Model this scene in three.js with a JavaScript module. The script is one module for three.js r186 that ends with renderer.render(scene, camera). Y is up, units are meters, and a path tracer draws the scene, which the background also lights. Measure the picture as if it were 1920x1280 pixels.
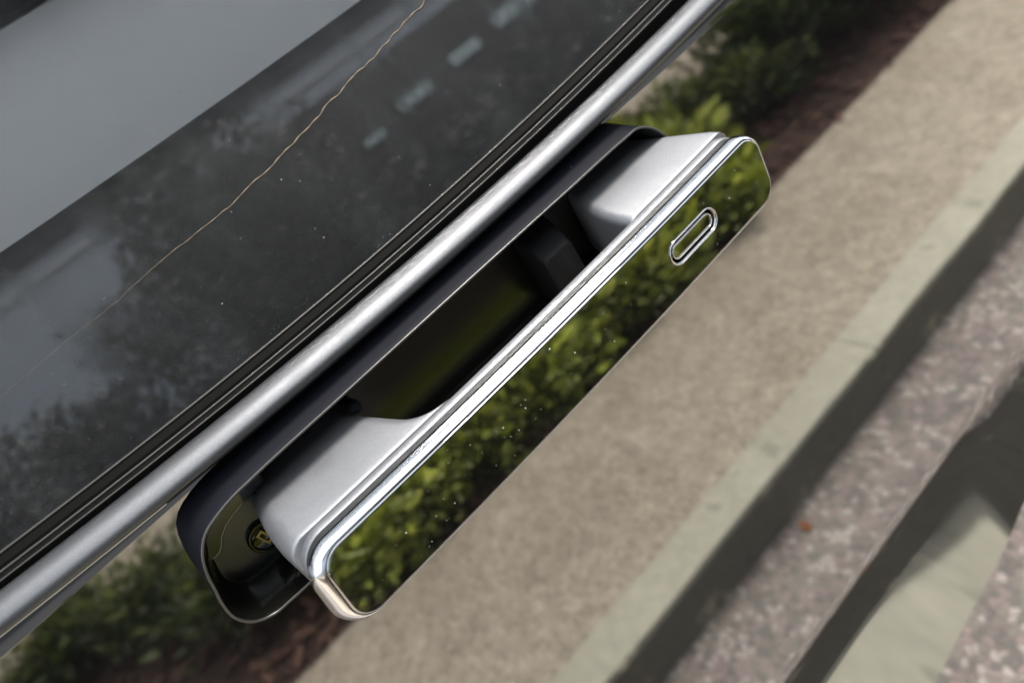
import * as THREE from 'three';
import { mergeGeometries, toCreasedNormals } from 'three/addons/utils/BufferGeometryUtils.js';

// ---------------------------------------------------------------- camera, sky, sun, exposure
// x runs along the car, y is up, z points away from the car door towards the kerb
const scene = new THREE.Scene();
const camera = new THREE.PerspectiveCamera(48.52, 1024 / 682, 0.02, 200);
camera.position.set(-0.087415, 1.100658, 0.267759);
camera.quaternion.setFromRotationMatrix(new THREE.Matrix4().makeBasis(
  new THREE.Vector3(0.68357, -0.475354, 0.553869),
  new THREE.Vector3(0.661671, 0.723905, -0.195329),
  new THREE.Vector3(-0.308098, 0.5, 0.809368)));
camera.focus = 0.285;
camera.userData.fStop = 7.5;
camera.updateMatrixWorld();

const SKY = 0.95;
{
  const w = 64, h = 128, d = new Float32Array(w * h * 4);
  for (let j = 0; j < h; j++) {
    const el = ((j + 0.5) / h - 0.5) * Math.PI, s = Math.max(0, Math.sin(el));
    const l = SKY * (0.62 + 0.38 * s);
    for (let i = 0; i < w; i++) d.set([l * 0.94, l * 1.0, l * 1.07, 1], (j * w + i) * 4);
  }
  const sky = new THREE.DataTexture(d, w, h, THREE.RGBAFormat, THREE.FloatType);
  sky.mapping = THREE.EquirectangularReflectionMapping;
  sky.magFilter = sky.minFilter = THREE.LinearFilter;
  sky.needsUpdate = true;
  scene.background = sky;
  scene.environment = sky;
}
const sun = new THREE.DirectionalLight(0xfff7ee, 2.0);
sun.position.set(3, 9, 1.2);
sun.castShadow = true;
sun.shadow.radius = 35;
Object.assign(sun.shadow.camera, { left: -6, right: 6, top: 6, bottom: -6, near: 0.5, far: 30 });
scene.add(sun, sun.target);

const renderer = new THREE.WebGLRenderer({ antialias: true });
renderer.toneMapping = THREE.LinearToneMapping;
renderer.toneMappingExposure = 4.9;
renderer.shadowMap.enabled = true;

// ---------------------------------------------------------------- helpers
let seed = 7;
const rnd = () => { seed |= 0; seed = seed + 0x6D2B79F5 | 0; let t = Math.imul(seed ^ seed >>> 15, 1 | seed); t = t + Math.imul(t ^ t >>> 7, 61 | t) ^ t; return ((t ^ t >>> 14) >>> 0) / 4294967296; };
const rr = (a, b) => a + (b - a) * rnd();
const V = (x, y, z) => new THREE.Vector3(x, y, z);
const lin = (r, g, b) => new THREE.Color().setRGB(r, g, b);
const names = {};
const numbered = n => { const k = names[n] = (names[n] ?? -1) + 1; return k ? `${n}_${String(k).padStart(3, '0')}` : n; };
function add(name, geometry, material, parent = scene) {
  const m = new THREE.Mesh(geometry, material);
  m.name = parent === scene ? numbered(name) : name;
  m.castShadow = m.receiveShadow = true;
  parent.add(m);
  return m;
}
function group(name, parent = scene) { const g = new THREE.Group(); g.name = parent === scene ? numbered(name) : name; parent.add(g); return g; }
function tag(o, label, category, grp, kind) {
  o.userData = { label, category };
  if (grp) o.userData.group = grp;
  if (kind) o.userData.kind = kind;
  return o;
}
function geo(pos, idx, uv) {
  const g = new THREE.BufferGeometry();
  g.setAttribute('position', new THREE.Float32BufferAttribute(pos, 3));
  g.setAttribute('uv', new THREE.Float32BufferAttribute(uv ?? pos.flatMap((_, i) => i % 3 === 0 ? [pos[i], pos[i + 1]] : []), 2));
  g.setIndex(idx);
  g.computeVertexNormals();
  return g;
}
// creased normals at the size of small parts (the helper joins points on a grid of a hundredth of a unit)
function creased(g, angle) { g.scale(2e4, 2e4, 2e4); const c = toCreasedNormals(g, angle); c.scale(5e-5, 5e-5, 5e-5); return c; }
// skins loops of equal length (arrays of [x,y,z]) one after the other; the ends may be capped
function loft(loops, { closed = true, crease = 0.6, capStart = false, capEnd = false } = {}) {
  const n = loops[0].length, pos = [], uv = [], idx = [];
  let along = 0;
  loops.forEach((l, k) => {
    if (k) along += Math.hypot(l[0][0] - loops[k - 1][0][0], l[0][1] - loops[k - 1][0][1], l[0][2] - loops[k - 1][0][2]);
    let round = 0;
    l.forEach((p, i) => { if (i) round += Math.hypot(p[0] - l[i - 1][0], p[1] - l[i - 1][1], p[2] - l[i - 1][2]); pos.push(...p); uv.push(round, along); });
  });
  const m = closed ? n : n - 1;
  for (let k = 0; k + 1 < loops.length; k++) for (let i = 0; i < m; i++) {
    const a = k * n + i, b = k * n + (i + 1) % n, c = a + n, d = b + n;
    idx.push(a, b, d, a, d, c);
  }
  const cap = (k, flip) => {
    const l = loops[k], base = pos.length / 3;
    l.forEach(p => { pos.push(...p); uv.push(p[0], p[1]); });
    const u = Math.abs(l.reduce((s, p, i) => { const q = l[(i + 1) % n]; return s + p[0] * q[1] - q[0] * p[1]; }, 0));
    const w = Math.abs(l.reduce((s, p, i) => { const q = l[(i + 1) % n]; return s + p[2] * q[1] - q[2] * p[1]; }, 0));
    const flat = l.map(p => new THREE.Vector2(u > w ? p[0] : p[2], p[1]));
    THREE.ShapeUtils.triangulateShape(flat, []).forEach(t => idx.push(...(flip ? [t[2], t[1], t[0]] : t).map(i => base + i)));
  };
  if (capStart) cap(0, true);
  if (capEnd) cap(loops.length - 1, false);
  return creased(geo(pos, idx, uv), crease);
}
// rounded rectangle, counter-clockwise seen from +z; lean slants the end at x0
function rrect(x0, x1, y0, y1, r, z, inset = 0, lean = 0, seg = 9) {
  x0 += inset; x1 -= inset; y0 += inset; y1 -= inset; r = Math.max(0.0004, r - inset);
  const out = [], yc = (y0 + y1) / 2, xm = (x0 + x1) / 2;
  const put = (x, y) => out.push([x < xm ? x + lean * (y - yc) : x, y, z]);
  const corner = (cx, cy, a0) => { for (let i = 0; i <= seg; i++) { const a = a0 + i / seg * Math.PI / 2; put(cx + r * Math.cos(a), cy + r * Math.sin(a)); } };
  const side = (ax, ay, bx, by) => { for (let i = 1; i < 12; i++) put(ax + (bx - ax) * i / 12, ay + (by - ay) * i / 12); };
  corner(x1 - r, y1 - r, 0); side(x1 - r, y1, x0 + r, y1);
  corner(x0 + r, y1 - r, Math.PI / 2);
  corner(x0 + r, y0 + r, Math.PI); side(x0 + r, y0, x1 - r, y0);
  corner(x1 - r, y0 + r, Math.PI * 1.5);
  return out;
}
function curveLoop(pts, n) { // closed smooth loop of [x,y]
  const c = new THREE.CatmullRomCurve3(pts.map(p => V(p[0], p[1], 0)), true, 'centripetal');
  return c.getSpacedPoints(n).slice(0, n).map(p => [p.x, p.y]);
}
function offsetLoop(l, d) { // outwards for d > 0, loop counter-clockwise
  const n = l.length;
  return l.map((p, i) => { const a = l[(i + n - 1) % n], b = l[(i + 1) % n]; const tx = b[0] - a[0], ty = b[1] - a[1], q = Math.hypot(tx, ty) || 1; return [p[0] + ty / q * d, p[1] - tx / q * d]; });
}
const at = (l, z) => l.map(p => [p[0], p[1], z]);
// a profile of [y, z] swept along x; bend(x) lifts it
function sweep(profile, xs, { closed = false, bend = () => 0, crease = 0.6, caps = false } = {}) {
  return loft(xs.map(x => profile.map(([y, z]) => [x, y + bend(x), z])), { closed, crease, capStart: caps, capEnd: caps });
}
const range = (a, b, n) => Array.from({ length: n + 1 }, (_, i) => a + (b - a) * i / n);
function tube(pts, r, seg = 60, rad = 8, closed = false) { return new THREE.TubeGeometry(new THREE.CatmullRomCurve3(pts, closed, 'centripetal'), seg, r, rad, closed); }

// ---------------------------------------------------------------- procedural textures
function hash(x, y, s) { let h = Math.imul(x, 374761393) + Math.imul(y, 668265263) + Math.imul(s, 1442695041) | 0; h = Math.imul(h ^ h >>> 13, 1274126177); return ((h ^ h >>> 16) >>> 0) / 4294967296; }
function vnoise(x, y, per, s) { // tiles after per cells
  const xi = Math.floor(x), yi = Math.floor(y), fx = x - xi, fy = y - yi, u = fx * fx * (3 - 2 * fx), v = fy * fy * (3 - 2 * fy);
  const w = k => ((k % per) + per) % per, g = (i, j) => hash(w(xi + i), w(yi + j), s);
  return (g(0, 0) * (1 - u) + g(1, 0) * u) * (1 - v) + (g(0, 1) * (1 - u) + g(1, 1) * u) * v;
}
function fbm(u, v, cells, oct, s) { let a = 0, k = 0.5, t = 0; for (let o = 0; o < oct; o++) { a += k * vnoise(u * cells, v * cells, cells, s + o); t += k; k *= 0.5; cells *= 2; } return a / t; }
function worley(u, v, cells, s) {
  const x = u * cells, y = v * cells, xi = Math.floor(x), yi = Math.floor(y); let d1 = 9, d2 = 9, id = 0;
  for (let j = -1; j <= 1; j++) for (let i = -1; i <= 1; i++) {
    const cx = ((xi + i) % cells + cells) % cells, cy = ((yi + j) % cells + cells) % cells;
    const d = Math.hypot(xi + i + hash(cx, cy, s) - x, yi + j + hash(cx, cy, s + 1) - y);
    if (d < d1) { d2 = d1; d1 = d; id = hash(cx, cy, s + 2); } else if (d < d2) d2 = d;
  }
  return [d1, d2, id];
}
function texture(size, fn, color, metres) {
  const d = new Uint8Array(size * size * 4);
  for (let j = 0; j < size; j++) for (let i = 0; i < size; i++) {
    const c = fn((i + 0.5) / size, (j + 0.5) / size), o = (j * size + i) * 4;
    for (let k = 0; k < 3; k++) { let x = Math.min(1, Math.max(0, c[k] ?? c)); if (color) x = x <= 0.0031308 ? x * 12.92 : 1.055 * x ** (1 / 2.4) - 0.055; d[o + k] = x * 255; }
    d[o + 3] = 255;
  }
  const t = new THREE.DataTexture(d, size, size);
  t.wrapS = t.wrapT = THREE.RepeatWrapping;
  t.magFilter = THREE.LinearFilter; t.minFilter = THREE.LinearMipmapLinearFilter; t.generateMipmaps = true;
  if (color) t.colorSpace = THREE.SRGBColorSpace;
  t.repeat.set(1 / metres, 1 / metres);
  t.needsUpdate = true;
  return t;
}
const mixc = (a, b, t) => a.map((x, i) => x + (b[i] - x) * t);
const sm = (a, b, x) => { const t = Math.min(1, Math.max(0, (x - a) / (b - a))); return t * t * (3 - 2 * t); };

// street aggregate: pebbles bedded in pinkish-grey mortar
const streetAt = (u, v) => {
  const [d1, d2, id] = worley(u, v, 64, 11), [e1, e2, jd] = worley(u, v, 150, 31), n = fbm(u, v, 12, 4, 5);
  const body = mixc(mixc([0.17, 0.135, 0.125], [0.30, 0.25, 0.23], jd), [0.22, 0.20, 0.17], sm(0.35, 0.65, n));
  const stone = id < 0.22 ? [0.46, 0.41, 0.37] : id < 0.5 ? [0.15, 0.145, 0.13] : id < 0.75 ? [0.33, 0.26, 0.24] : [0.24, 0.22, 0.18];
  const inStone = sm(0.06, 0.2, d2 - d1) * (id < 0.5 ? 1 : 0.8);
  return mixc(mixc([0.15, 0.125, 0.112], body, sm(0.02, 0.15, e2 - e1)), stone, inStone * 0.75).map(x => x * (0.95 + 0.55 * n));
};
const streetMap = texture(1024, streetAt, true, 0.8);
const streetBump = texture(512, (u, v) => { const [d1, d2] = worley(u, v, 64, 11); return 0.5 * sm(0, 0.3, d2 - d1) + 0.4 * fbm(u, v, 64, 2, 8); }, false, 0.8);
// pavement: fine sand-coloured aggregate
const paveAt = (u, v) => {
  const [d1, d2, id] = worley(u, v, 110, 3), n = fbm(u, v, 6, 5, 2), m = fbm(u, v, 40, 3, 17);
  const base = mixc([0.36, 0.30, 0.225], [0.47, 0.41, 0.315], sm(0.3, 0.7, n));
  const grit = id < 0.2 ? [0.24, 0.20, 0.15] : id > 0.8 ? [0.60, 0.51, 0.40] : [0.43, 0.365, 0.275];
  return mixc(base, grit, 0.75 * sm(0.05, 0.25, d2 - d1)).map(x => x * (0.8 + 0.4 * m));
};
const paveMap = texture(1024, paveAt, true, 0.9);
const paveBump = texture(512, (u, v) => { const [d1, d2] = worley(u, v, 110, 3); return 0.6 * sm(0, 0.3, d2 - d1) + 0.4 * fbm(u, v, 80, 2, 4); }, false, 0.9);
const kerbMap = texture(512, (u, v) => { // lower rows: gutter-side shade painted in together with stains, ragged edge
  const shadeStain = (v < 0.4 || v > 0.95 ? 1 : 0) * sm(0.28, 0.52, 0.8 * fbm(u, v, 10, 4, 55) + 0.35 * fbm(u, v, 40, 2, 56) + (v > 0.05 && v < 0.13 ? 0.16 : 0));
  const n = fbm(u, v, 8, 5, 21), m = fbm(u, v, 60, 2, 9), s = sm(0.66, 0.74, fbm(u, v, 14, 4, 77)); return mixc(mixc([0.44, 0.415, 0.32], [0.55, 0.525, 0.41], n), [0.30, 0.295, 0.22], s * 0.6).map((x, i) => x + ([0.16, 0.16, 0.135][i] - x) * 0.85 * shadeStain).map(x => x * (0.88 + 0.24 * m)); }, true, 0.7);
const mulchMap = texture(512, (u, v) => { const [d1, d2, id] = worley(u, v, 40, 41), n = fbm(u, v, 10, 4, 6); return mixc([0.035, 0.02, 0.013], mixc([0.11, 0.055, 0.04], [0.19, 0.12, 0.09], id), sm(0.05, 0.3, d2 - d1) * (0.4 + 0.6 * n)); }, true, 0.6);
const mulchBump = texture(512, (u, v) => { const [d1, d2] = worley(u, v, 40, 41); return sm(0, 0.4, d2 - d1); }, false, 0.6);
const grainBump = texture(512, (u, v) => 0.6 * hash(u * 512 | 0, v * 512 | 0, 3) + 0.4 * fbm(u, v, 128, 2, 50), false, 0.06);

const speck = texture(512, (u, v) => { const g = hash(u * 512 | 0, v * 512 | 0, 23), f = fbm(u, v, 200, 2, 71); return 0.68 + 0.04 * (f - 0.5) + 0.26 * (g - 0.5) + (g > 0.985 ? 0.12 : 0); }, false, 0.08);
const satinRough = texture(512, (u, v) => 0.75 + 0.12 * (fbm(u, v, 90, 3, 61) - 0.5) + 0.12 * (fbm(u, v, 7, 3, 62) - 0.5), false, 0.08);

const ripple = texture(256, (u, v) => fbm(u, v, 5, 3, 301), false, 0.7);
const smudge = texture(512, (u, v) => 0.04 + 0.5 * sm(0.56, 0.74, fbm(u, v, 6, 5, 311)) * fbm(u, v, 60, 2, 312), false, 0.09);
const smear = texture(512, (u, v) => { const a = fbm(u, v * 3 % 1, 5, 5, 321), b = fbm((u + 3 * v) % 1, v, 24, 3, 322); return 0.02 + 0.8 * sm(0.5, 0.75, a) * b; }, false, 0.22);

const dustFilm = texture(1024, (u, v) => { const g = hash(u * 1024 | 0, v * 1024 | 0, 401); return 0.003 + 0.018 * sm(0.35, 0.75, fbm(u, (v * 4) % 1, 4, 5, 402)) * (0.5 + fbm(u, v, 90, 2, 403)) + 0.014 * g * g + (g > 0.9988 ? 0.25 : 0); }, false, 0.3);

const phys = o => new THREE.MeshPhysicalMaterial(o);
const M = {
  paint: phys({ name: 'black_paint', color: lin(0.0035, 0.0035, 0.004), roughness: 0.035, ior: 2.1, bumpMap: ripple, bumpScale: 0.00016 }),
  gloss: phys({ name: 'gloss_black_plastic', color: lin(0.004, 0.004, 0.0035), roughness: 0.2, roughnessMap: smudge, ior: 2.33, clearcoat: 1, clearcoatRoughness: 0.02 }),
  satinBlack: phys({ name: 'satin_black_plastic', color: lin(0.0042, 0.0046, 0.0066), roughness: 0.65, specularIntensity: 0.1, roughnessMap: satinRough, bumpMap: grainBump, bumpScale: 0.00004, ior: 1.5 }),
  silver: phys({ name: 'satin_silver', color: lin(0.25, 0.257, 0.27), map: speck, metalness: 0.9, roughness: 0.72, roughnessMap: satinRough, bumpMap: grainBump, bumpScale: 0.000025 }),
  moulding: phys({ name: 'satin_silver_trim', color: lin(0.1, 0.103, 0.109), map: speck, metalness: 1, roughness: 0.64, roughnessMap: satinRough, bumpMap: grainBump, bumpScale: 0.000015 }),
  chrome: phys({ name: 'chrome', color: lin(0.46, 0.47, 0.49), metalness: 1, roughness: 0.14 }),
  bezelBack: phys({ name: 'grey_metal', color: lin(0.13, 0.132, 0.135), metalness: 1, roughness: 0.4, bumpMap: grainBump, bumpScale: 0.00005 }),
  rubber: phys({ name: 'black_rubber', color: lin(0.002, 0.002, 0.0018), roughness: 0.6, ior: 1.4, specularIntensity: 0.06 }),
  lip: phys({ name: 'seal_lip', color: lin(0.009, 0.0085, 0.0065), roughness: 0.5, ior: 1.4 }),
  rim: phys({ name: 'polished_edge', color: lin(0.022, 0.021, 0.018), roughness: 0.25, ior: 1.5 }),
  recessFloor: phys({ name: 'recess_floor_plastic', color: lin(0.0022, 0.0024, 0.0014), roughness: 0.26, ior: 1.6 }),
  hinge: phys({ name: 'hinge_rubber', color: lin(0.004, 0.004, 0.0042), roughness: 0.7, specularIntensity: 0.2 }),
  film: phys({ name: 'dust_film', color: lin(0.21, 0.235, 0.24), roughness: 1, transparent: true, alphaMap: dustFilm }),
  brass: phys({ name: 'brass', color: lin(0.22, 0.17, 0.07), metalness: 1, roughness: 0.3 }),
  glass: phys({ name: 'window_glass', color: lin(0.85, 0.86, 0.865), transmission: 1, thickness: 0, roughness: 0.16, roughnessMap: smear, ior: 1.75 }),
  vinyl: phys({ name: 'dark_grey_vinyl', color: lin(0.0055, 0.0055, 0.006), specularIntensity: 0.12, roughness: 0.6, bumpMap: grainBump, bumpScale: 0.0002 }),
  recess: phys({ name: 'recess_plastic', color: lin(0.003, 0.003, 0.0025), roughness: 0.1, ior: 1.5 }),
  seat: phys({ name: 'grey_leather', color: lin(0.29, 0.288, 0.29), roughness: 0.6 }),
  lining: phys({ name: 'cabin_lining', color: lin(0.16, 0.16, 0.165), roughness: 0.9 }),
  street: phys({ name: 'street', map: streetMap, bumpMap: streetBump, bumpScale: 0.004, roughness: 0.9 }),
  pave: phys({ name: 'pavement', map: paveMap, bumpMap: paveBump, bumpScale: 0.0025, roughness: 0.95 }),
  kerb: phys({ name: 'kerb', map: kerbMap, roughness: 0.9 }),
  mulch: phys({ name: 'mulch', map: mulchMap, bumpMap: mulchBump, bumpScale: 0.01, roughness: 1 }),
};

// ---------------------------------------------------------------- ground
function slab(name, x0, x1, y0, y1, z0, z1, m, parent, bevel = 0) {
  const prof = [[y0, z0], [y1 - bevel, z0], [y1, z0 + bevel * 0.7], [y1, z1], [y0, z1]];
  const loops = [x0, x1].map(x => prof.map(([y, z]) => [x, y, z]));
  const g = creased(loft(loops, { crease: 0.3, capStart: true, capEnd: true }), 0.3);
  const p = g.attributes.position, nn = g.attributes.normal, uv = g.attributes.uv;
  for (let i = 0; i < p.count; i++) Math.abs(nn.getY(i)) > 0.6 ? uv.setXY(i, p.getX(i), p.getZ(i)) : Math.abs(nn.getZ(i)) > 0.5 ? uv.setXY(i, p.getX(i), p.getY(i)) : uv.setXY(i, p.getZ(i), p.getY(i));
  return add(name, g, m, parent);
}
function sheet(name, x0, x1, z0, z1, y, m) {
  const g = geo([x0, y, z0, x0, y, z1, x1, y, z1, x1, y, z0], [0, 1, 2, 0, 2, 3], [x0, z0, x0, z1, x1, z1, x1, z0]);
  const o = add(name, g, m); o.userData.kind = 'structure'; return o;
}
sheet('ground', -60, 60, -60, 60, -0.03, phys({ name: 'far_ground', color: lin(0.14, 0.135, 0.13), roughness: 1 }));
sheet('road', -20, 20, -9, 0.50, 0, M.street);
const KT = 0.104;
{ // kerb stones with open joints
  const k = group('kerb'); k.userData.kind = 'structure';
  let x = -7.53;
  for (let i = 0; i < 18; i++) {
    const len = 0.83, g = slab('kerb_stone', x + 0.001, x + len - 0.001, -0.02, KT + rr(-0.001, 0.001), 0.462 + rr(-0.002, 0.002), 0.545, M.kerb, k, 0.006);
    x += len;
  }
  const p = group('pavement'); p.userData.kind = 'structure';
  for (let i = 0; i < 4; i++) slab('paving_slab', -9.4 + i * 4.2 + 0.003, -9.4 + i * 4.2 + 4.197, -0.02, KT - 0.003 + rr(-0.001, 0.001), 0.546, 1.005, M.pave, p, 0.001);
}
sheet('planting_bed', -9, 10, 1.005, 1.78, KT - 0.02, M.mulch);
{
  const path = group('garden_path'); path.userData.kind = 'structure';
  for (let i = 0; i < 7; i++) slab('paving_slab', -8 + i * 2.4 + 0.004, -8 + i * 2.4 + 2.396, 0, KT, 1.78, 2.22, M.pave, path, 0.01);
}
sheet('yard', -12, 14, 2.22, 5.2, 0.08, phys({ name: 'yard_asphalt', color: lin(0.085, 0.087, 0.09), roughness: 0.95 }));

// ---------------------------------------------------------------- the car door
const bow = x => 0.19 * Math.min(Math.abs(x), 0.3) ** 2 + Math.max(0, Math.abs(x) - 0.3) * 0.114;
const X0 = -0.62, X1 = 0.98;
const door = tag(group('parked_car'), 'glossy black parked car with popped-out flush door handle and silver belt trim', 'car');

// handle recess outline, counter-clockwise seen from outside
const rimLoop = curveLoop([[0.1265, 0.948], [0.1255, 0.960], [0.1205, 0.9705], [0.1130, 0.9775], [0.1050, 0.9785], [0.06, 0.9786], [0, 0.9787], [-0.06, 0.9786], [-0.098, 0.9785], [-0.1130, 0.9775],
  [-0.1245, 0.9735], [-0.1312, 0.9640], [-0.1345, 0.9540], [-0.1368, 0.9450], [-0.1350, 0.9375], [-0.1290, 0.9325], [-0.1180, 0.9310], [-0.08, 0.9306], [0, 0.9306], [0.08, 0.9306], [0.108, 0.9310], [0.121, 0.9355]], 160);
const RZ = 0.0155;
{ // outer skin: flat field with the recess cut out, shoulder above, flared sill below
  const YT = 0.9835, YB = 0.604;
  const s = new THREE.Shape([[X0, YB], [X1, YB], [X1, YT], [X0, YT]].map(p => new THREE.Vector2(...p)));
  s.holes.push(new THREE.Path(rimLoop.map(p => new THREE.Vector2(...p)).reverse()));
  const flat = new THREE.ShapeGeometry(s).toNonIndexed();
  const xs = range(X0, X1, 160);
  const shoulder = loft(xs.map(x => range(0, 1, 6).map(t => [x, YT + 0.006 * t + bow(x) * t, -0.0012 * t * t])), { closed: false, crease: 1.5 });
  const tilt = y => y > 0.6 ? 0 : y > 0.588 ? 5.9 * (0.6 - y) / 0.012 : y > 0.552 ? 5.9 + 4.4 * (0.588 - y) / 0.036 : 10.3 + 6.3 * (0.552 - y) / 0.088;
  const crease = x => 0.464 + 0.10 * Math.min(0.4, Math.max(-0.25, x - 0.16));
  const part = (yaAt, ybAt, zs, straight) => { // a strip of the lower skin with smooth normals
    const pos = [], nor = [], uv = [], idx = [], n = 74, ends = [];
    xs.forEach((x, j) => {
      const k = 1 - 0.06 * sm(0.1, 0.26, x) - 0.16 * sm(0.262, 0.325, x), yb = ybAt(x), ya = yaAt(x); let z = zs ? zs[j] : 0;
      for (let i = 0; i <= n; i++) {
        const y = ya - (ya - yb) * i / n, t = straight ? 0 : k * tilt(y) * Math.PI / 180;
        if (i && !straight) z += Math.tan(k * tilt(y + (ya - yb) / n / 2) * Math.PI / 180) * (ya - yb) / n;
        pos.push(x, y, z); nor.push(0, Math.sin(t), Math.cos(t)); uv.push(x, y);
        if (j && i) { const c = j * (n + 1) + i, q = c - n - 1; idx.push(q - 1, q, c, q - 1, c, c - 1); }
      }
      ends.push(z);
    });
    const g = new THREE.BufferGeometry();
    g.setAttribute('position', new THREE.Float32BufferAttribute(pos, 3)); g.setAttribute('normal', new THREE.Float32BufferAttribute(nor, 3)); g.setAttribute('uv', new THREE.Float32BufferAttribute(uv, 2)); g.setIndex(idx);
    return [g.toNonIndexed(), ends];
  };
  const [flare, ends] = part(() => YB, crease, null), [sill] = part(crease, () => 0.26, ends, true);
  const lower = mergeGeometries([flare, sill]);
  const g = mergeGeometries([flat, shoulder, lower]);
  const p = g.attributes.position, uv = g.attributes.uv;
  for (let i = 0; i < p.count; i++) uv.setXY(i, p.getX(i), p.getY(i));
  add('door_panel', g, M.paint, door);
}
{ // belt trim
  const prof = new THREE.CatmullRomCurve3([[0.9852, 0.0015], [0.9880, -0.0030], [0.9925, -0.0034], [0.9944, -0.0020], [0.9951, 0.0004], [0.9948, 0.0034], [0.9937, 0.0063], [0.9918, 0.0087], [0.9900, 0.0100], [0.9882, 0.0102], [0.9868, 0.0092], [0.9860, 0.0060]].map(([y, z]) => V(0, y, z)), true, 'centripetal').getSpacedPoints(96).slice(0, 96).map(p => [p.y, p.z]);
  add('belt_moulding', sweep(prof, range(X0, X1, 80), { closed: true, bend: bow, crease: 0.9, caps: true }), M.moulding, door);
  const under = [[0.9870, 0.0070], [0.9853, 0.0064], [0.9846, 0.0045], [0.9846, 0.0005], [0.9856, 0.0005]];
  add('moulding_base', sweep(under.reverse(), range(X0, X1, 60), { closed: true, bend: bow, caps: true }), M.gloss, door);
  const seal = [[0.985, -0.004], [0.9955, -0.0035], [0.9966, -0.0048], [0.9972, -0.0066], [0.9966, -0.0078], [0.9985, -0.0086], [0.9996, -0.0104], [1.0005, -0.0116], [0.985, -0.012]];
  const bs = x => bow(x) + 0.012 * sm(-0.1, 0.4, x) * 0.5;
  const sealPart = add('window_seal', sweep(seal.slice().reverse(), range(X0, X1, 80), { closed: true, bend: bs, caps: true }), M.rubber, door);
  for (const [y, z, r] of [[0.9974, -0.0068, 0.00055], [1.0008, -0.0118, 0.0006], [0.9962, -0.0038, 0.0004]]) add('seal_lip', tube(range(X0, X1, 40).map(x => V(x, y + bs(x), z)), r, 90, 8), M.lip, sealPart);
}
const GT = THREE.MathUtils.degToRad(15);
const glassPoint = (x, y, out = 0) => V(x, y + out * Math.sin(GT), -0.013 - (y - 1.0) * Math.tan(GT) + out * Math.cos(GT));
{
  const loops = range(X0, X1, 4).map(x => [0.985, 1.40].map(y => glassPoint(x, y).toArray()));
  add('window_pane', loft(loops, { closed: false }), M.glass, door);
  add('dust_film', loft(range(X0, X1, 4).map(x => [1.002, 1.37].map(y => glassPoint(x, y, 0.0006).toArray())), { closed: false }), M.film, door).userData.kind = 'stuff';
  // soft inner trim behind the glass
  const trim = [[0.92, -0.035], [0.965, -0.037], [0.985, -0.043], [1.005, -0.056], [1.025, -0.072], [1.045, -0.091], [1.058, -0.105], [1.0655, -0.115], [1.069, -0.124], [1.068, -0.133], [1.060, -0.141], [1.03, -0.147], [0.92, -0.15]];
  const fine = new THREE.CatmullRomCurve3(trim.map(([y, z]) => V(0, y, z))).getSpacedPoints(60).map(p => [p.y, p.z]);
  add('inner_trim', sweep(fine, range(X0, X1, 30), { bend: x => 0.35 * bow(x) }), M.vinyl, door);
  add('window_frame', mergeGeometries([sweep([[1.38, -0.10], [1.42, -0.10], [1.42, -0.16], [1.38, -0.16]], [X0, X1], { closed: true, caps: true })]), M.rubber, door);
}
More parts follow.
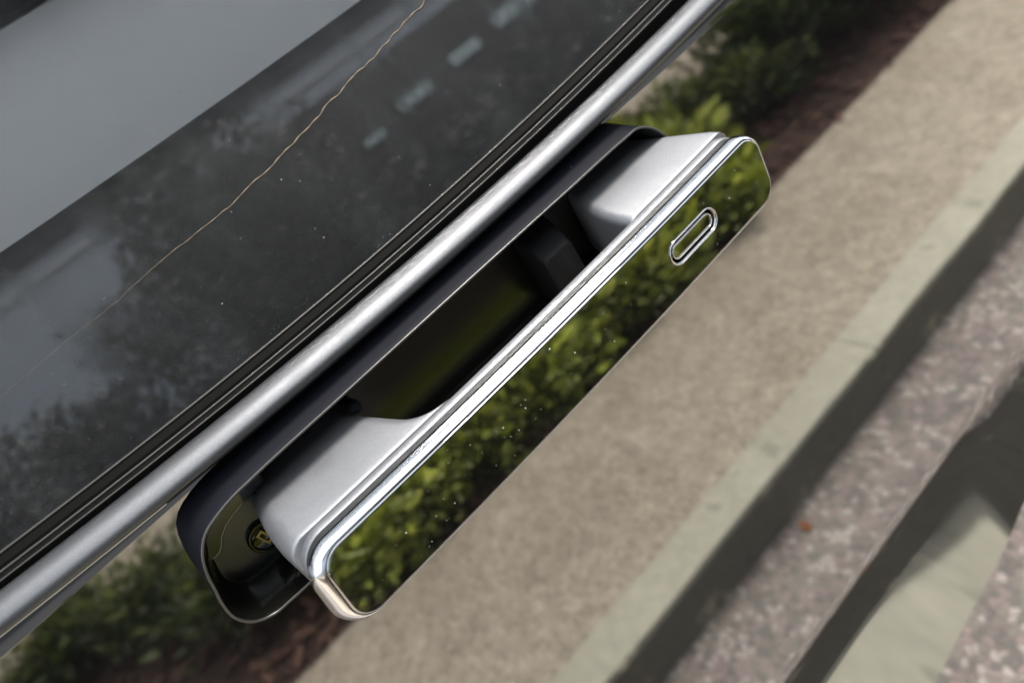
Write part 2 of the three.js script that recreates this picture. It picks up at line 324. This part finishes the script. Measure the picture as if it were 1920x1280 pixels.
// ---- recess housing
{
  const h = group('handle_housing', door);
  const n = rimLoop.length;
  const baseLoop = rimLoop.map(([x, y]) => { const top = sm(0.952, 0.978, y), left = sm(-0.09, -0.13, x), right = sm(0.09, 0.12, x); return [x - 0.002 * (1 - top) * left - 0.003 * top * left - 0.006 * top * right, y + 0.0062 * top - 0.0015 * (1 - top)]; });
  const shell = [];
  const mix = t => rimLoop.map((p, i) => [p[0] + (baseLoop[i][0] - p[0]) * t, p[1] + (baseLoop[i][1] - p[1]) * t]);
  for (const t of [1, 0.8, 0.6, 0.4, 0.2, 0.06]) shell.push(at(mix(t), RZ * (1 - t) + 0.0002));
  shell.push(at(offsetLoop(rimLoop, -0.0002), RZ + 0.0001));
  add('housing_shell', loft(shell, { crease: 1.0 }), M.satinBlack, h);
  add('rim', tube(rimLoop.filter((_, i) => i % 2 === 0).map(p => V(p[0], p[1], RZ)), 0.00055, 320, 8, true), M.rim, h);
  // inside of the recess
  const wall = [at(offsetLoop(rimLoop, -0.0006), RZ), at(offsetLoop(rimLoop, -0.0016), RZ - 0.002), at(offsetLoop(rimLoop, -0.0020), 0.006), at(offsetLoop(rimLoop, -0.0026), -0.003), at(offsetLoop(rimLoop, -0.0042), -0.006)];
  add('recess_wall', loft(wall, { crease: 0.7 }), M.recess, h);
  const floor = offsetLoop(rimLoop, -0.0040);
  const fs = new THREE.ShapeGeometry(new THREE.Shape(floor.map(p => new THREE.Vector2(...p)))).translate(0, 0, -0.006);
  add('recess_floor', fs, M.recessFloor, h);
  // stepped block in the end of the recess
  const st = new THREE.Shape([[-0.1298, 0.9598], [-0.1285, 0.9590], [-0.1258, 0.9592], [-0.1236, 0.9608], [-0.1216, 0.9632], [-0.1178, 0.9655], [-0.1135, 0.9667], [-0.1070, 0.9677], [-0.098, 0.9682], [-0.098, 0.9757], [-0.112, 0.9748], [-0.1222, 0.9712]].map(p => new THREE.Vector2(...p)));
  add('recess_step', new THREE.ExtrudeGeometry(st, { depth: 0.0075, bevelEnabled: true, bevelThickness: 0.0011, bevelSize: 0.0009, bevelSegments: 4, curveSegments: 8 }).translate(0, 0, -0.0058), M.recess, h);
  // key lock
  const L = V(-0.1122, 0.9470, -0.0058);
  const barrel = [[0.0001, 0], [0.0066, 0], [0.0066, 0.0014], [0.0061, 0.0021], [0.0054, 0.0021], [0.0051, 0.0012], [0.0046, 0.0010], [0.0001, 0.0010]].map(p => new THREE.Vector2(...p));
  add('lock_barrel', creased(new THREE.LatheGeometry(barrel, 48), 0.5).rotateX(Math.PI / 2).translate(L.x, L.y, L.z), M.recess, h);
  const slot = new THREE.Shape([[-0.0015, -0.0031], [0.0015, -0.0031], [0.0015, 0.0031], [-0.0015, 0.0031]].map(p => new THREE.Vector2(...p)));
  slot.holes.push(new THREE.Path([[-0.0008, -0.0023], [-0.0008, 0.0023], [0.0008, 0.0023], [0.0008, -0.0023]].map(p => new THREE.Vector2(...p))));
  add('key_slot', new THREE.ExtrudeGeometry(slot, { depth: 0.0012, bevelEnabled: true, bevelThickness: 0.0002, bevelSize: 0.0002, bevelSegments: 2 }).rotateZ(0.25).translate(L.x, L.y, L.z + 0.0008), M.brass, h);
  // hinge block and stay inside the recess
  add('hinge_block', loft([rrect(0.042, 0.062, 0.934, 0.9690, 0.003, -0.0059), rrect(0.0415, 0.0600, 0.935, 0.9655, 0.003, 0.003), rrect(0.041, 0.0575, 0.936, 0.9600, 0.003, 0.012), rrect(0.042, 0.0565, 0.937, 0.9590, 0.003, 0.0128)], { crease: 0.7, capEnd: true }), M.hinge, h);
}
// ---- the handle itself
{
  const h = group('door_handle', door);
  const lift = g => { const p = g.attributes.position; for (let i = 0; i < p.count; i++) p.setY(i, p.getY(i) + 0.12 * p.getX(i) ** 2); return g; };
  const O = [-0.1095, 0.1345, 0.9262, 0.9618, 0.0125], LE = 0.13;
  const o = (z, d) => rrect(...O, z, d, LE);
  const o2 = (z, d, dl) => rrect(O[0] + dl, O[1], O[2], O[3], O[4] - dl * 0.5, z, d, LE);
  add('back_plate', lift(loft([o(0.0395, 0.0022), o(0.0403, 0.0010), o(0.0415, 0.0008), o(0.0440, 0.0008), o(0.0446, 0.0012), o(0.0446, 0.003)], { crease: 0.8, capStart: true, capEnd: true })), M.silver, h);
  add('joint_strip', lift(loft([o(0.0447, 0.0022), o(0.0449, 0.0013), o(0.0486, 0.0013), o(0.0488, 0.0022)], { crease: 0.8, capStart: true, capEnd: true })), M.bezelBack, h);
  add('chrome_bezel', lift(loft([o(0.0490, 0.004), o(0.0490, 0.0010), o(0.0493, 0.0004), o(0.0498, 0.0), o2(0.0508, 0.0001, 0.0003), o2(0.0520, 0.0003, 0.0008), o2(0.0531, 0.0006, 0.0015), o2(0.0540, 0.0011, 0.0022), o2(0.0546, 0.0017, 0.0027), o2(0.0548, 0.0022, 0.0029), o2(0.0542, 0.0026, 0.003)], { crease: 0.9, capStart: true })), M.chrome, h);
  // glossy black face with the button recess cut through
  const bx0 = 0.0685, bx1 = 0.0970, by0 = 0.9400, by1 = 0.9498;
  const b = (z, d) => rrect(bx0, bx1, by0, by1, 0.0046, z, d, 0, 7);
  const edge = o2(0.0554, 0.0032, 0.0034), hole = b(0.0554, 0);
  const fsh = new THREE.Shape(edge.map(p => new THREE.Vector2(p[0], p[1])));
  fsh.holes.push(new THREE.Path(hole.map(p => new THREE.Vector2(p[0], p[1])).reverse()));
  const face = new THREE.ShapeGeometry(fsh).toNonIndexed().translate(0, 0, 0.0554);
  const rimGeo = loft([o2(0.0535, 0.0024, 0.0031), o2(0.0547, 0.0024, 0.0031), o2(0.0552, 0.0027, 0.0032), o2(0.0554, 0.0032, 0.0034)], { crease: 1.2 });
  add('face_plate', lift(mergeGeometries([face, rimGeo])), M.gloss, h);
  const btn = h;
  add('button_ring', lift(loft([b(0.0540, -0.0004), b(0.0555, -0.0004), b(0.0558, 0.0001), b(0.0555, 0.0005), b(0.0535, 0.0006), b(0.0522, 0.0007)], { crease: 0.9 })), M.gloss, btn);
  add('button_cap', lift(loft([b(0.0515, 0.0014), b(0.0538, 0.0014), b(0.0545, 0.0017), b(0.0548, 0.0022), b(0.0548, 0.0030)], { crease: 0.9, capEnd: true })), M.gloss, btn);
  add('button_well', lift(loft([b(0.0518, 0.0), b(0.0519, 0.001)], { capStart: true })), M.rubber, btn);
  const line = b(0.0556, 0.0020).map(p => V(p[0], p[1], 0.0549));
  add('button_trim', lift(tube(line, 0.00028, 160, 8, true)), M.chrome, btn);
  const ring2 = b(0.0556, -0.0003).map(p => V(p[0], p[1], 0.0557));
  add('button_trim', lift(tube(ring2, 0.00022, 160, 8, true)), M.chrome, btn);

  // the two arms, as rounded sections from the recess out to the back plate: [z, x0, x1, y0, y1, corner]
  const arm = rows => {
    const c = k => new THREE.CatmullRomCurve3(rows.map(r => V(r[0], r[k], 0)), false, 'catmullrom', 0.5).getPoints(56);
    const cs = [1, 2, 3, 4, 5].map(c);
    const loops = cs[0].map((p, i) => rrect(cs[0][i].y, cs[1][i].y, cs[2][i].y, cs[3][i].y, cs[4][i].y, p.x, 0, 0, 8));
    return lift(loft(loops, { crease: 1.2, capStart: true, capEnd: true }));
  };
  add('arm', arm([[-0.0057, -0.1062, -0.0580, 0.934, 0.9668, 0.008], [0.004, -0.1075, -0.0562, 0.932, 0.9658, 0.008], [0.013, -0.1088, -0.0525, 0.9305, 0.9648, 0.008], [0.022, -0.1094, -0.0488, 0.9295, 0.9638, 0.008], [0.030, -0.1094, -0.0450, 0.929, 0.9629, 0.008], [0.0355, -0.1090, -0.0400, 0.9285, 0.9622, 0.008], [0.0388, -0.1084, -0.0340, 0.9285, 0.9617, 0.008], [0.0402, -0.1078, -0.0270, 0.9285, 0.9612, 0.008]]), M.silver, h);
  add('arm', arm([[-0.0057, 0.0765, 0.1195, 0.934, 0.9672, 0.0045], [0.004, 0.0735, 0.1212, 0.932, 0.9662, 0.0045], [0.013, 0.0708, 0.1238, 0.9305, 0.9652, 0.0045], [0.022, 0.0692, 0.1266, 0.9295, 0.9641, 0.0045], [0.030, 0.0688, 0.1292, 0.929, 0.9631, 0.0045], [0.0355, 0.0690, 0.1310, 0.9285, 0.9623, 0.0045], [0.0388, 0.0690, 0.1318, 0.9285, 0.9617, 0.0045], [0.0402, 0.0690, 0.1322, 0.9285, 0.9612, 0.0045]]), M.silver, h);
  // pivot pin beside the arm
  const pin = new THREE.CapsuleGeometry(0.0028, 0.007, 6, 16).rotateX(Math.PI / 2 - 0.2).translate(-0.0560, 0.9655, 0.001);
  add('pivot_pin', pin, M.satinBlack, h);
}

// ---------------------------------------------------------------- inside of the car
{
  const c = door;
  const box = (x0, x1, y0, y1, z0, z1) => new THREE.BoxGeometry(x1 - x0, y1 - y0, z1 - z0).translate((x0 + x1) / 2, (y0 + y1) / 2, (z0 + z1) / 2);
  add('roof', loft([-2.4, 2.6].map(x => [[1.42, -0.11], [1.45, -0.14], [1.475, -0.3], [1.485, -0.7], [1.475, -1.2], [1.43, -1.4], [1.41, -1.38], [1.45, -1.1], [1.46, -0.7], [1.45, -0.3], [1.425, -0.17], [1.405, -0.14]].map(([y, z]) => [x, y, z])), { capStart: true, capEnd: true }), M.paint, c);
  add('cabin_floor', box(-2.4, 2.6, 0.26, 0.32, -1.4, -0.02), M.lining, c);
  add('cabin_wall', box(-2.4, 2.6, 0.32, 1.41, -1.44, -1.39), M.lining, c);
  add('cabin_wall', box(-2.44, -2.4, 0.3, 1.41, -1.4, -0.16), M.lining, c);
  add('cabin_wall', box(2.6, 2.64, 0.3, 1.41, -1.4, -0.16), M.lining, c);
  add('pillar', loft([[0.3, -0.01], [0.6, -0.004], [0.985, -0.004], [1.0, -0.02], [1.42, -0.13]].map(([y, z]) => [[X1 + 0.005, y, z - 0.14], [2.6, y, z - 0.14], [2.6, y, z], [X1 + 0.005, y, z]]), { crease: 0.3, capStart: false }), M.paint, c);
  add('pillar', loft([[0.3, -0.01], [0.6, -0.004], [0.985, -0.004], [1.0, -0.02], [1.42, -0.13]].map(([y, z]) => [[-2.4, y, z - 0.14], [X0 - 0.005, y, z - 0.14], [X0 - 0.005, y, z], [-2.4, y, z]]), { crease: 0.3 }), M.paint, c);
  const s = group('seat', door);
  const back = [[0.45, -0.22], [0.80, -0.2], [1.0, -0.205], [1.09, -0.22], [1.14, -0.245], [1.153, -0.275], [1.146, -0.34], [0.45, -0.42]];
  const fb = new THREE.CatmullRomCurve3(back.map(([y, z]) => V(0, y, z)), true, 'centripetal').getSpacedPoints(60).map(p => [p.y, p.z]);
  add('seat_cushion', sweep(fb.reverse(), range(-0.9, 1.2, 20), { closed: true, caps: true }), M.seat, s);
  add('seat_trim', sweep([[1.155, -0.263], [1.162, -0.257], [1.205, -0.285], [1.22, -0.36], [1.13, -0.36], [1.149, -0.295]].reverse(), range(-0.9, 1.2, 4), { closed: true, caps: true }), M.rubber, s);
}

// ---------------------------------------------------------------- planting
function leafCloud(n, place, leafLen, tints) {
  const pos = [], col = [], nor = [], idx = [], q = new THREE.Quaternion(), a = V(0, 0, 0), up = V(0, 1, 0);
  const shape = [[0, 0, 0], [0.19, 0.42, 0.06], [0, 1, -0.06], [-0.19, 0.42, 0.06]];
  for (let i = 0; i < n; i++) {
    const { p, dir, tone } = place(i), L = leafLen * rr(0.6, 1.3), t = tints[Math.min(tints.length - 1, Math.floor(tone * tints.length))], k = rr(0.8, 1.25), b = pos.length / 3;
    q.setFromUnitVectors(up, dir.clone().normalize()); const spin = new THREE.Quaternion().setFromAxisAngle(up, rr(0, 6.28)); q.multiply(spin);
    const nv = V(0, 0, 1).applyQuaternion(q);
    for (const s of shape) { a.set(s[0] * L, s[1] * L, s[2] * L).applyQuaternion(q).add(p); pos.push(a.x, a.y, a.z); col.push(t[0] * k, t[1] * k, t[2] * k); nor.push(nv.x, nv.y, nv.z); }
    idx.push(b, b + 1, b + 2, b, b + 2, b + 3);
  }
  const g = new THREE.BufferGeometry();
  g.setAttribute('position', new THREE.Float32BufferAttribute(pos, 3));
  g.setAttribute('normal', new THREE.Float32BufferAttribute(nor, 3));
  g.setAttribute('color', new THREE.Float32BufferAttribute(col, 3));
  g.setIndex(idx);
  return g;
}
const leafMat = phys({ name: 'leaves', color: 0xffffff, vertexColors: true, roughness: 0.6, side: THREE.DoubleSide, transmission: 0.4, thickness: 0 });
const bark = phys({ name: 'bark', color: lin(0.07, 0.05, 0.035), roughness: 1 });
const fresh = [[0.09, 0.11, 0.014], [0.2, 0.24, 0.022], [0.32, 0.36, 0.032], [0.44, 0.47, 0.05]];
function makeShrub(R, H, n, tints, leaf = 0.042) {
  const g = new THREE.Group();
  const tips = []; const sticks = [];
  for (let i = 0; i < 26; i++) {
    const a = rr(0, 6.28), r = R * Math.sqrt(rnd()) * 0.95, h = H * rr(0.5, 1) * (1 - 0.45 * (r / R) ** 2);
    const tip = V(Math.cos(a) * r, h, Math.sin(a) * r); tips.push(tip);
    sticks.push(tube([V(0, -0.02, 0), V(tip.x * 0.35, h * 0.45, tip.z * 0.35), tip], 0.0035, 6, 5));
  }
  add('stem', mergeGeometries(sticks), bark, g);
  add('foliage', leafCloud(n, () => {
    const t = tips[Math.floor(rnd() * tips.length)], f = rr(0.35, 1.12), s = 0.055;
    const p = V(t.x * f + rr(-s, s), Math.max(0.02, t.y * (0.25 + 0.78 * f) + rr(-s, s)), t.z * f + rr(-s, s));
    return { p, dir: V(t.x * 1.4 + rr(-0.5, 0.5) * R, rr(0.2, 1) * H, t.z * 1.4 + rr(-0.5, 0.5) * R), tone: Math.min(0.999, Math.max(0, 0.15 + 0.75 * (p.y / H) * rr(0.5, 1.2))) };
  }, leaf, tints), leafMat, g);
  return g;
}
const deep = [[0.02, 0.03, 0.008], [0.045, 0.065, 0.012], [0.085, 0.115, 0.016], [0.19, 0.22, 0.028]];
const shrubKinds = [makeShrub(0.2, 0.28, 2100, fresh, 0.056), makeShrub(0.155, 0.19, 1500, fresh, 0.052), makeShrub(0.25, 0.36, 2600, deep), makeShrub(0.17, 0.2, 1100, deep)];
const spots = [[-0.16, 1.24, 1], [0.04, 1.17, 1], [0.2, 1.22, 1], [0.38, 1.18, 1], [0.56, 1.20, 1], [0.74, 1.17, 1], [0.92, 1.20, 1], [1.1, 1.19, 1], [0.1, 1.42, 0], [0.42, 1.44, 0], [0.74, 1.40, 0], [1.04, 1.42, 0], [1.40, 1.46, 3], [1.60, 1.30, 3], [1.86, 1.40, 2], [2.18, 1.34, 2], [2.5, 1.38, 2], [3.05, 1.4, 2], [3.6, 1.4, 2], [-0.34, 1.30, 3], [-0.52, 1.52, 3], [-0.74, 1.66, 3], [-1.0, 1.40, 3], [-1.4, 1.6, 2]];
const shrubLabels = ['rounded yellow-green shrub standing tallest of the bright ones in the mulch', 'low bright yellow-green shrub in the mulch bed', 'tall dark green shrub in the mulch bed', 'small sparse dark green shrub with bare mulch around it'];
spots.forEach(([x, z, k], i) => {
  const o = shrubKinds[k].clone(); o.name = numbered('shrub'); scene.add(o);
  o.position.set(x, KT - 0.02, z); o.rotation.y = i * 1.9; o.scale.setScalar(rr(0.9, 1.1));
  tag(o, shrubLabels[k], 'shrub', 'shrubs in the mulch bed');
});
{ // loose chips of bark
  const chip = new THREE.BoxGeometry(0.03, 0.006, 0.011), chips = new THREE.InstancedMesh(chip, phys({ name: 'bark_chip', color: 0xffffff, roughness: 1 }), 2600), m = new THREE.Matrix4(), c = new THREE.Color();
  for (let i = 0; i < 2600; i++) {
    m.compose(V(rr(-2, 4.2), KT - 0.012 + rr(0, 0.012), rr(1.0, 1.76)), new THREE.Quaternion().setFromEuler(new THREE.Euler(rr(-0.4, 0.4), rr(0, 6.28), rr(-0.4, 0.4))), V(rr(0.5, 1.5), 1, rr(0.5, 1.4)));
    chips.setMatrixAt(i, m); const k = rr(0.4, 1.3); chips.setColorAt(i, c.setRGB(0.13 * k, 0.07 * k, 0.05 * k));
  }
  chips.name = 'bark_mulch'; tag(chips, 'red-brown bark chips scattered over the planting bed', 'mulch', null, 'stuff'); scene.add(chips);
}
{ // leaf litter in the gutter
  const lg = geo([0, 0, 0, 0.008, 0.002, 0.012, 0.005, 0.004, 0.024, 0, 0.001, 0.032, -0.005, 0.005, 0.024, -0.008, 0.003, 0.012], [0, 2, 1, 0, 3, 2, 0, 4, 3, 0, 5, 4]);
  const ms = [[0.36, 0.14, 0.03], [0.28, 0.10, 0.03], [0.42, 0.22, 0.06]].map((c, i) => phys({ name: 'dry_leaf', color: lin(...c), roughness: 0.8, side: THREE.DoubleSide }));
  for (const x of [0.03, 0.06, 0.44, 1.40, 1.44, 1.49]) {
    const l = add('fallen_leaf', lg, ms[Math.floor(rnd() * 3)]); l.position.set(x, 0.003, rr(0.425, 0.452)); l.rotation.set(rr(-0.2, 0.2), rr(0, 6.28), rr(-0.2, 0.2)); l.scale.setScalar(rr(0.6, 1.2));
    tag(l, 'small dry orange leaf lying at the foot of the kerb', 'leaf', 'fallen leaves along the kerb');
  }
}
// trees in the yard, mirrored by the window
function makeTree(label, x, z, trunkH, cx, cy, rx, ry, n) {
  const t = tag(group('yard_tree'), label, 'tree', 'trees between yard and building'); t.position.set(x, 0.08, z);
  const limbs = [tube([V(0, -0.1, 0), V(0.05, trunkH * 0.5, 0.03), V(cx * 0.3, trunkH, 0)], 0.07, 12, 9)], tips = [];
  for (let i = 0; i < 34; i++) {
    const a = rr(0, 6.28), b = rr(-0.9, 1.3), r = rr(0.45, 1), tip = V(cx + Math.cos(a) * Math.cos(b) * rx * r, cy + Math.sin(b) * ry * r, Math.sin(a) * Math.cos(b) * rx * r * 0.7); tips.push(tip);
    limbs.push(tube([V(cx * 0.2, trunkH * rr(0.6, 1), 0), V((tip.x + cx * 0.3) * 0.5, (tip.y + trunkH) * 0.52, tip.z * 0.4), tip], 0.012, 8, 5));
  }
  add('trunk', mergeGeometries(limbs), bark, t);
  add('crown', leafCloud(n, () => { const q = tips[Math.floor(rnd() * tips.length)], s = 0.2; return { p: V(q.x + rr(-s, s) * 1.5, q.y + rr(-s, s), q.z + rr(-s, s)), dir: V(rr(-1, 1), rr(-0.4, 0.8), rr(-1, 1)), tone: rnd() * 0.8 }; }, 0.075, [[0.02, 0.024, 0.012], [0.03, 0.034, 0.016], [0.045, 0.05, 0.022]]), leafMat, t);
}
makeTree('dark bushy tree with a low crown before the blue-grey wall', 2.1, 4.0, 0.9, 0.0, 1.35, 1.2, 0.62, 12000);
makeTree('dark bushy tree with a wide crown near the building corner', 4.3, 4.0, 0.9, -0.1, 1.35, 1.3, 0.62, 12000);
makeTree('slender dark tree with a thin crown before the blue-grey wall', 0.30, 3.8, 1.1, 0, 1.78, 1.05, 0.85, 13000);
makeTree('small dark tree with sparse leaves at the yard end', -1.2, 3.9, 1.0, 0.1, 1.3, 1.05, 0.6, 9000);
{ // building across the yard
  const b = tag(group('yard_building'), 'two-storey building with blue-grey lower wall and charcoal boarded upper storey', 'building');
  const box = (x0, x1, y0, y1, z0, z1) => new THREE.BoxGeometry(x1 - x0, y1 - y0, z1 - z0).translate((x0 + x1) / 2, (y0 + y1) / 2, (z0 + z1) / 2);
  add('wall', box(-7, 12, -0.05, 3.32, 5.0, 5.4), phys({ name: 'blue_grey_render', color: lin(0.46, 0.51, 0.57), roughness: 0.95, bumpMap: streetBump, bumpScale: 0.002 }), b);
  add('trim', box(-7, 12, 3.18, 3.215, 4.97, 4.998), phys({ name: 'pale_trim', color: lin(0.55, 0.56, 0.56), roughness: 0.7 }), b);
  const bm = [0.9, 1, 1.12].map(k => phys({ name: 'charcoal_board', color: lin(0.028 * k, 0.028 * k, 0.03 * k), roughness: 0.8 }));
  for (let i = 0; i < 12; i++) add('board', box(-7, 12, 3.323 + i * 0.16, 3.323 + i * 0.16 + 0.154, 4.94 + (i % 2) * 0.006, 5.2), bm[i % 3], b);
  add('upper_wall', box(-7, 12, 3.322, 5.24, 5.202, 5.4), bm[0], b);
  const cm = [0.85, 1, 1.15].map(k => phys({ name: 'brown_cladding', color: lin(0.05 * k, 0.045 * k, 0.038 * k), roughness: 0.85 }));
  for (let i = 0; i < 20; i++) add('cladding_board', box(0.55, 12, -0.04 + i * 0.155, -0.04 + i * 0.155 + 0.148, 4.972 + (i % 2) * 0.005, 4.9985), cm[i % 3], b);
  const pane = phys({ name: 'pale_sky_pane', color: lin(0.62, 0.75, 0.74), roughness: 0.5 });  // pale blue colour stands in for sky mirrored in the panes
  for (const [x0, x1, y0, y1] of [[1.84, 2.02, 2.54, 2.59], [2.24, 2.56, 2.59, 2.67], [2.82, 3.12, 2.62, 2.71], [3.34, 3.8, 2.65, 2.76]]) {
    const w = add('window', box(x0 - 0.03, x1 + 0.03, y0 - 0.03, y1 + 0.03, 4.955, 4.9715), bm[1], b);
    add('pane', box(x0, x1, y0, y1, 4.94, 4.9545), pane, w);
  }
}

// ---------------------------------------------------------------- small things on the glass and the paint
{
  const pts = []; const P = [[-0.1381, 1.0426], [-0.1122, 1.0440], [-0.0952, 1.0442], [-0.0666, 1.0460], [-0.0346, 1.0472], [-0.0021, 1.0515], [0.0261, 1.0557], [0.0492, 1.0592], [0.0768, 1.0634], [0.098, 1.0668]];
  const c = new THREE.CatmullRomCurve3(P.map(([x, y]) => V(x, y, 0)));
  for (let i = 0; i <= 70; i++) { const p = c.getPoint(i / 70), w = 0.00035 * sm(0.1, 0.35, i / 70); pts.push(glassPoint(p.x + rr(-w, w), p.y + rr(-w, w) * 1.4, 0.0007)); }
  const g = tube(pts, 0.00038, 300, 7), p = g.attributes.position, path = new THREE.CatmullRomCurve3(pts, false, 'centripetal');
  for (let i = 0; i <= 300; i++) { const q = path.getPointAt(i / 300), k = 0.14 + 0.86 * sm(0.12, 0.6, i / 300) * (0.75 + 0.35 * Math.sin(i * 0.9)); for (let j = 0; j < 8; j++) { const o = i * 8 + j; p.setXYZ(o, q.x + (p.getX(o) - q.x) * k, q.y + (p.getY(o) - q.y) * k, q.z + (p.getZ(o) - q.z) * k); } }
  tag(add('plant_fibre', g, phys({ name: 'dry_fibre', color: lin(0.075, 0.055, 0.035), roughness: 0.8 })), 'thin tan crinkled plant fibre lying across the window glass', 'fibre');
}
{
  const bits = [], e = new THREE.Euler(), q = new THREE.Quaternion(), m = new THREE.Matrix4();
  const put = (p, r) => { const s = new THREE.IcosahedronGeometry(r, 0); m.compose(p, q.setFromEuler(e.set(rr(0, 6), rr(0, 6), 0)), V(1, rr(0.4, 1), rr(0.5, 1.6))); bits.push(s.applyMatrix4(m)); };
  for (let i = 0; i < 150; i++) put(glassPoint(rr(-0.2, 0.25), 1.0 + 0.12 * rnd() ** 1.6, 0.0001), 0.0001 + 0.00022 * rnd() ** 5);
  for (let i = 0; i < 70; i++) put(V(rr(-0.1, 0.128), rr(0.931, 0.957), 0.0555), 0.0001 + 0.0002 * rnd() ** 4);
  for (let i = 0; i < 26; i++) put(V(rr(-0.1, 0.1), 0.9816, 0.0076), 0.00014 + 0.0002 * rnd() ** 4);
  const g = mergeGeometries(bits); g.computeVertexNormals();
  tag(add('dust_specks', g, phys({ name: 'dust', color: lin(0.28, 0.28, 0.26), roughness: 1 })), 'pale specks of dust on the window glass, trim and handle', 'dust', null, 'stuff');
}

renderer.render(scene, camera);
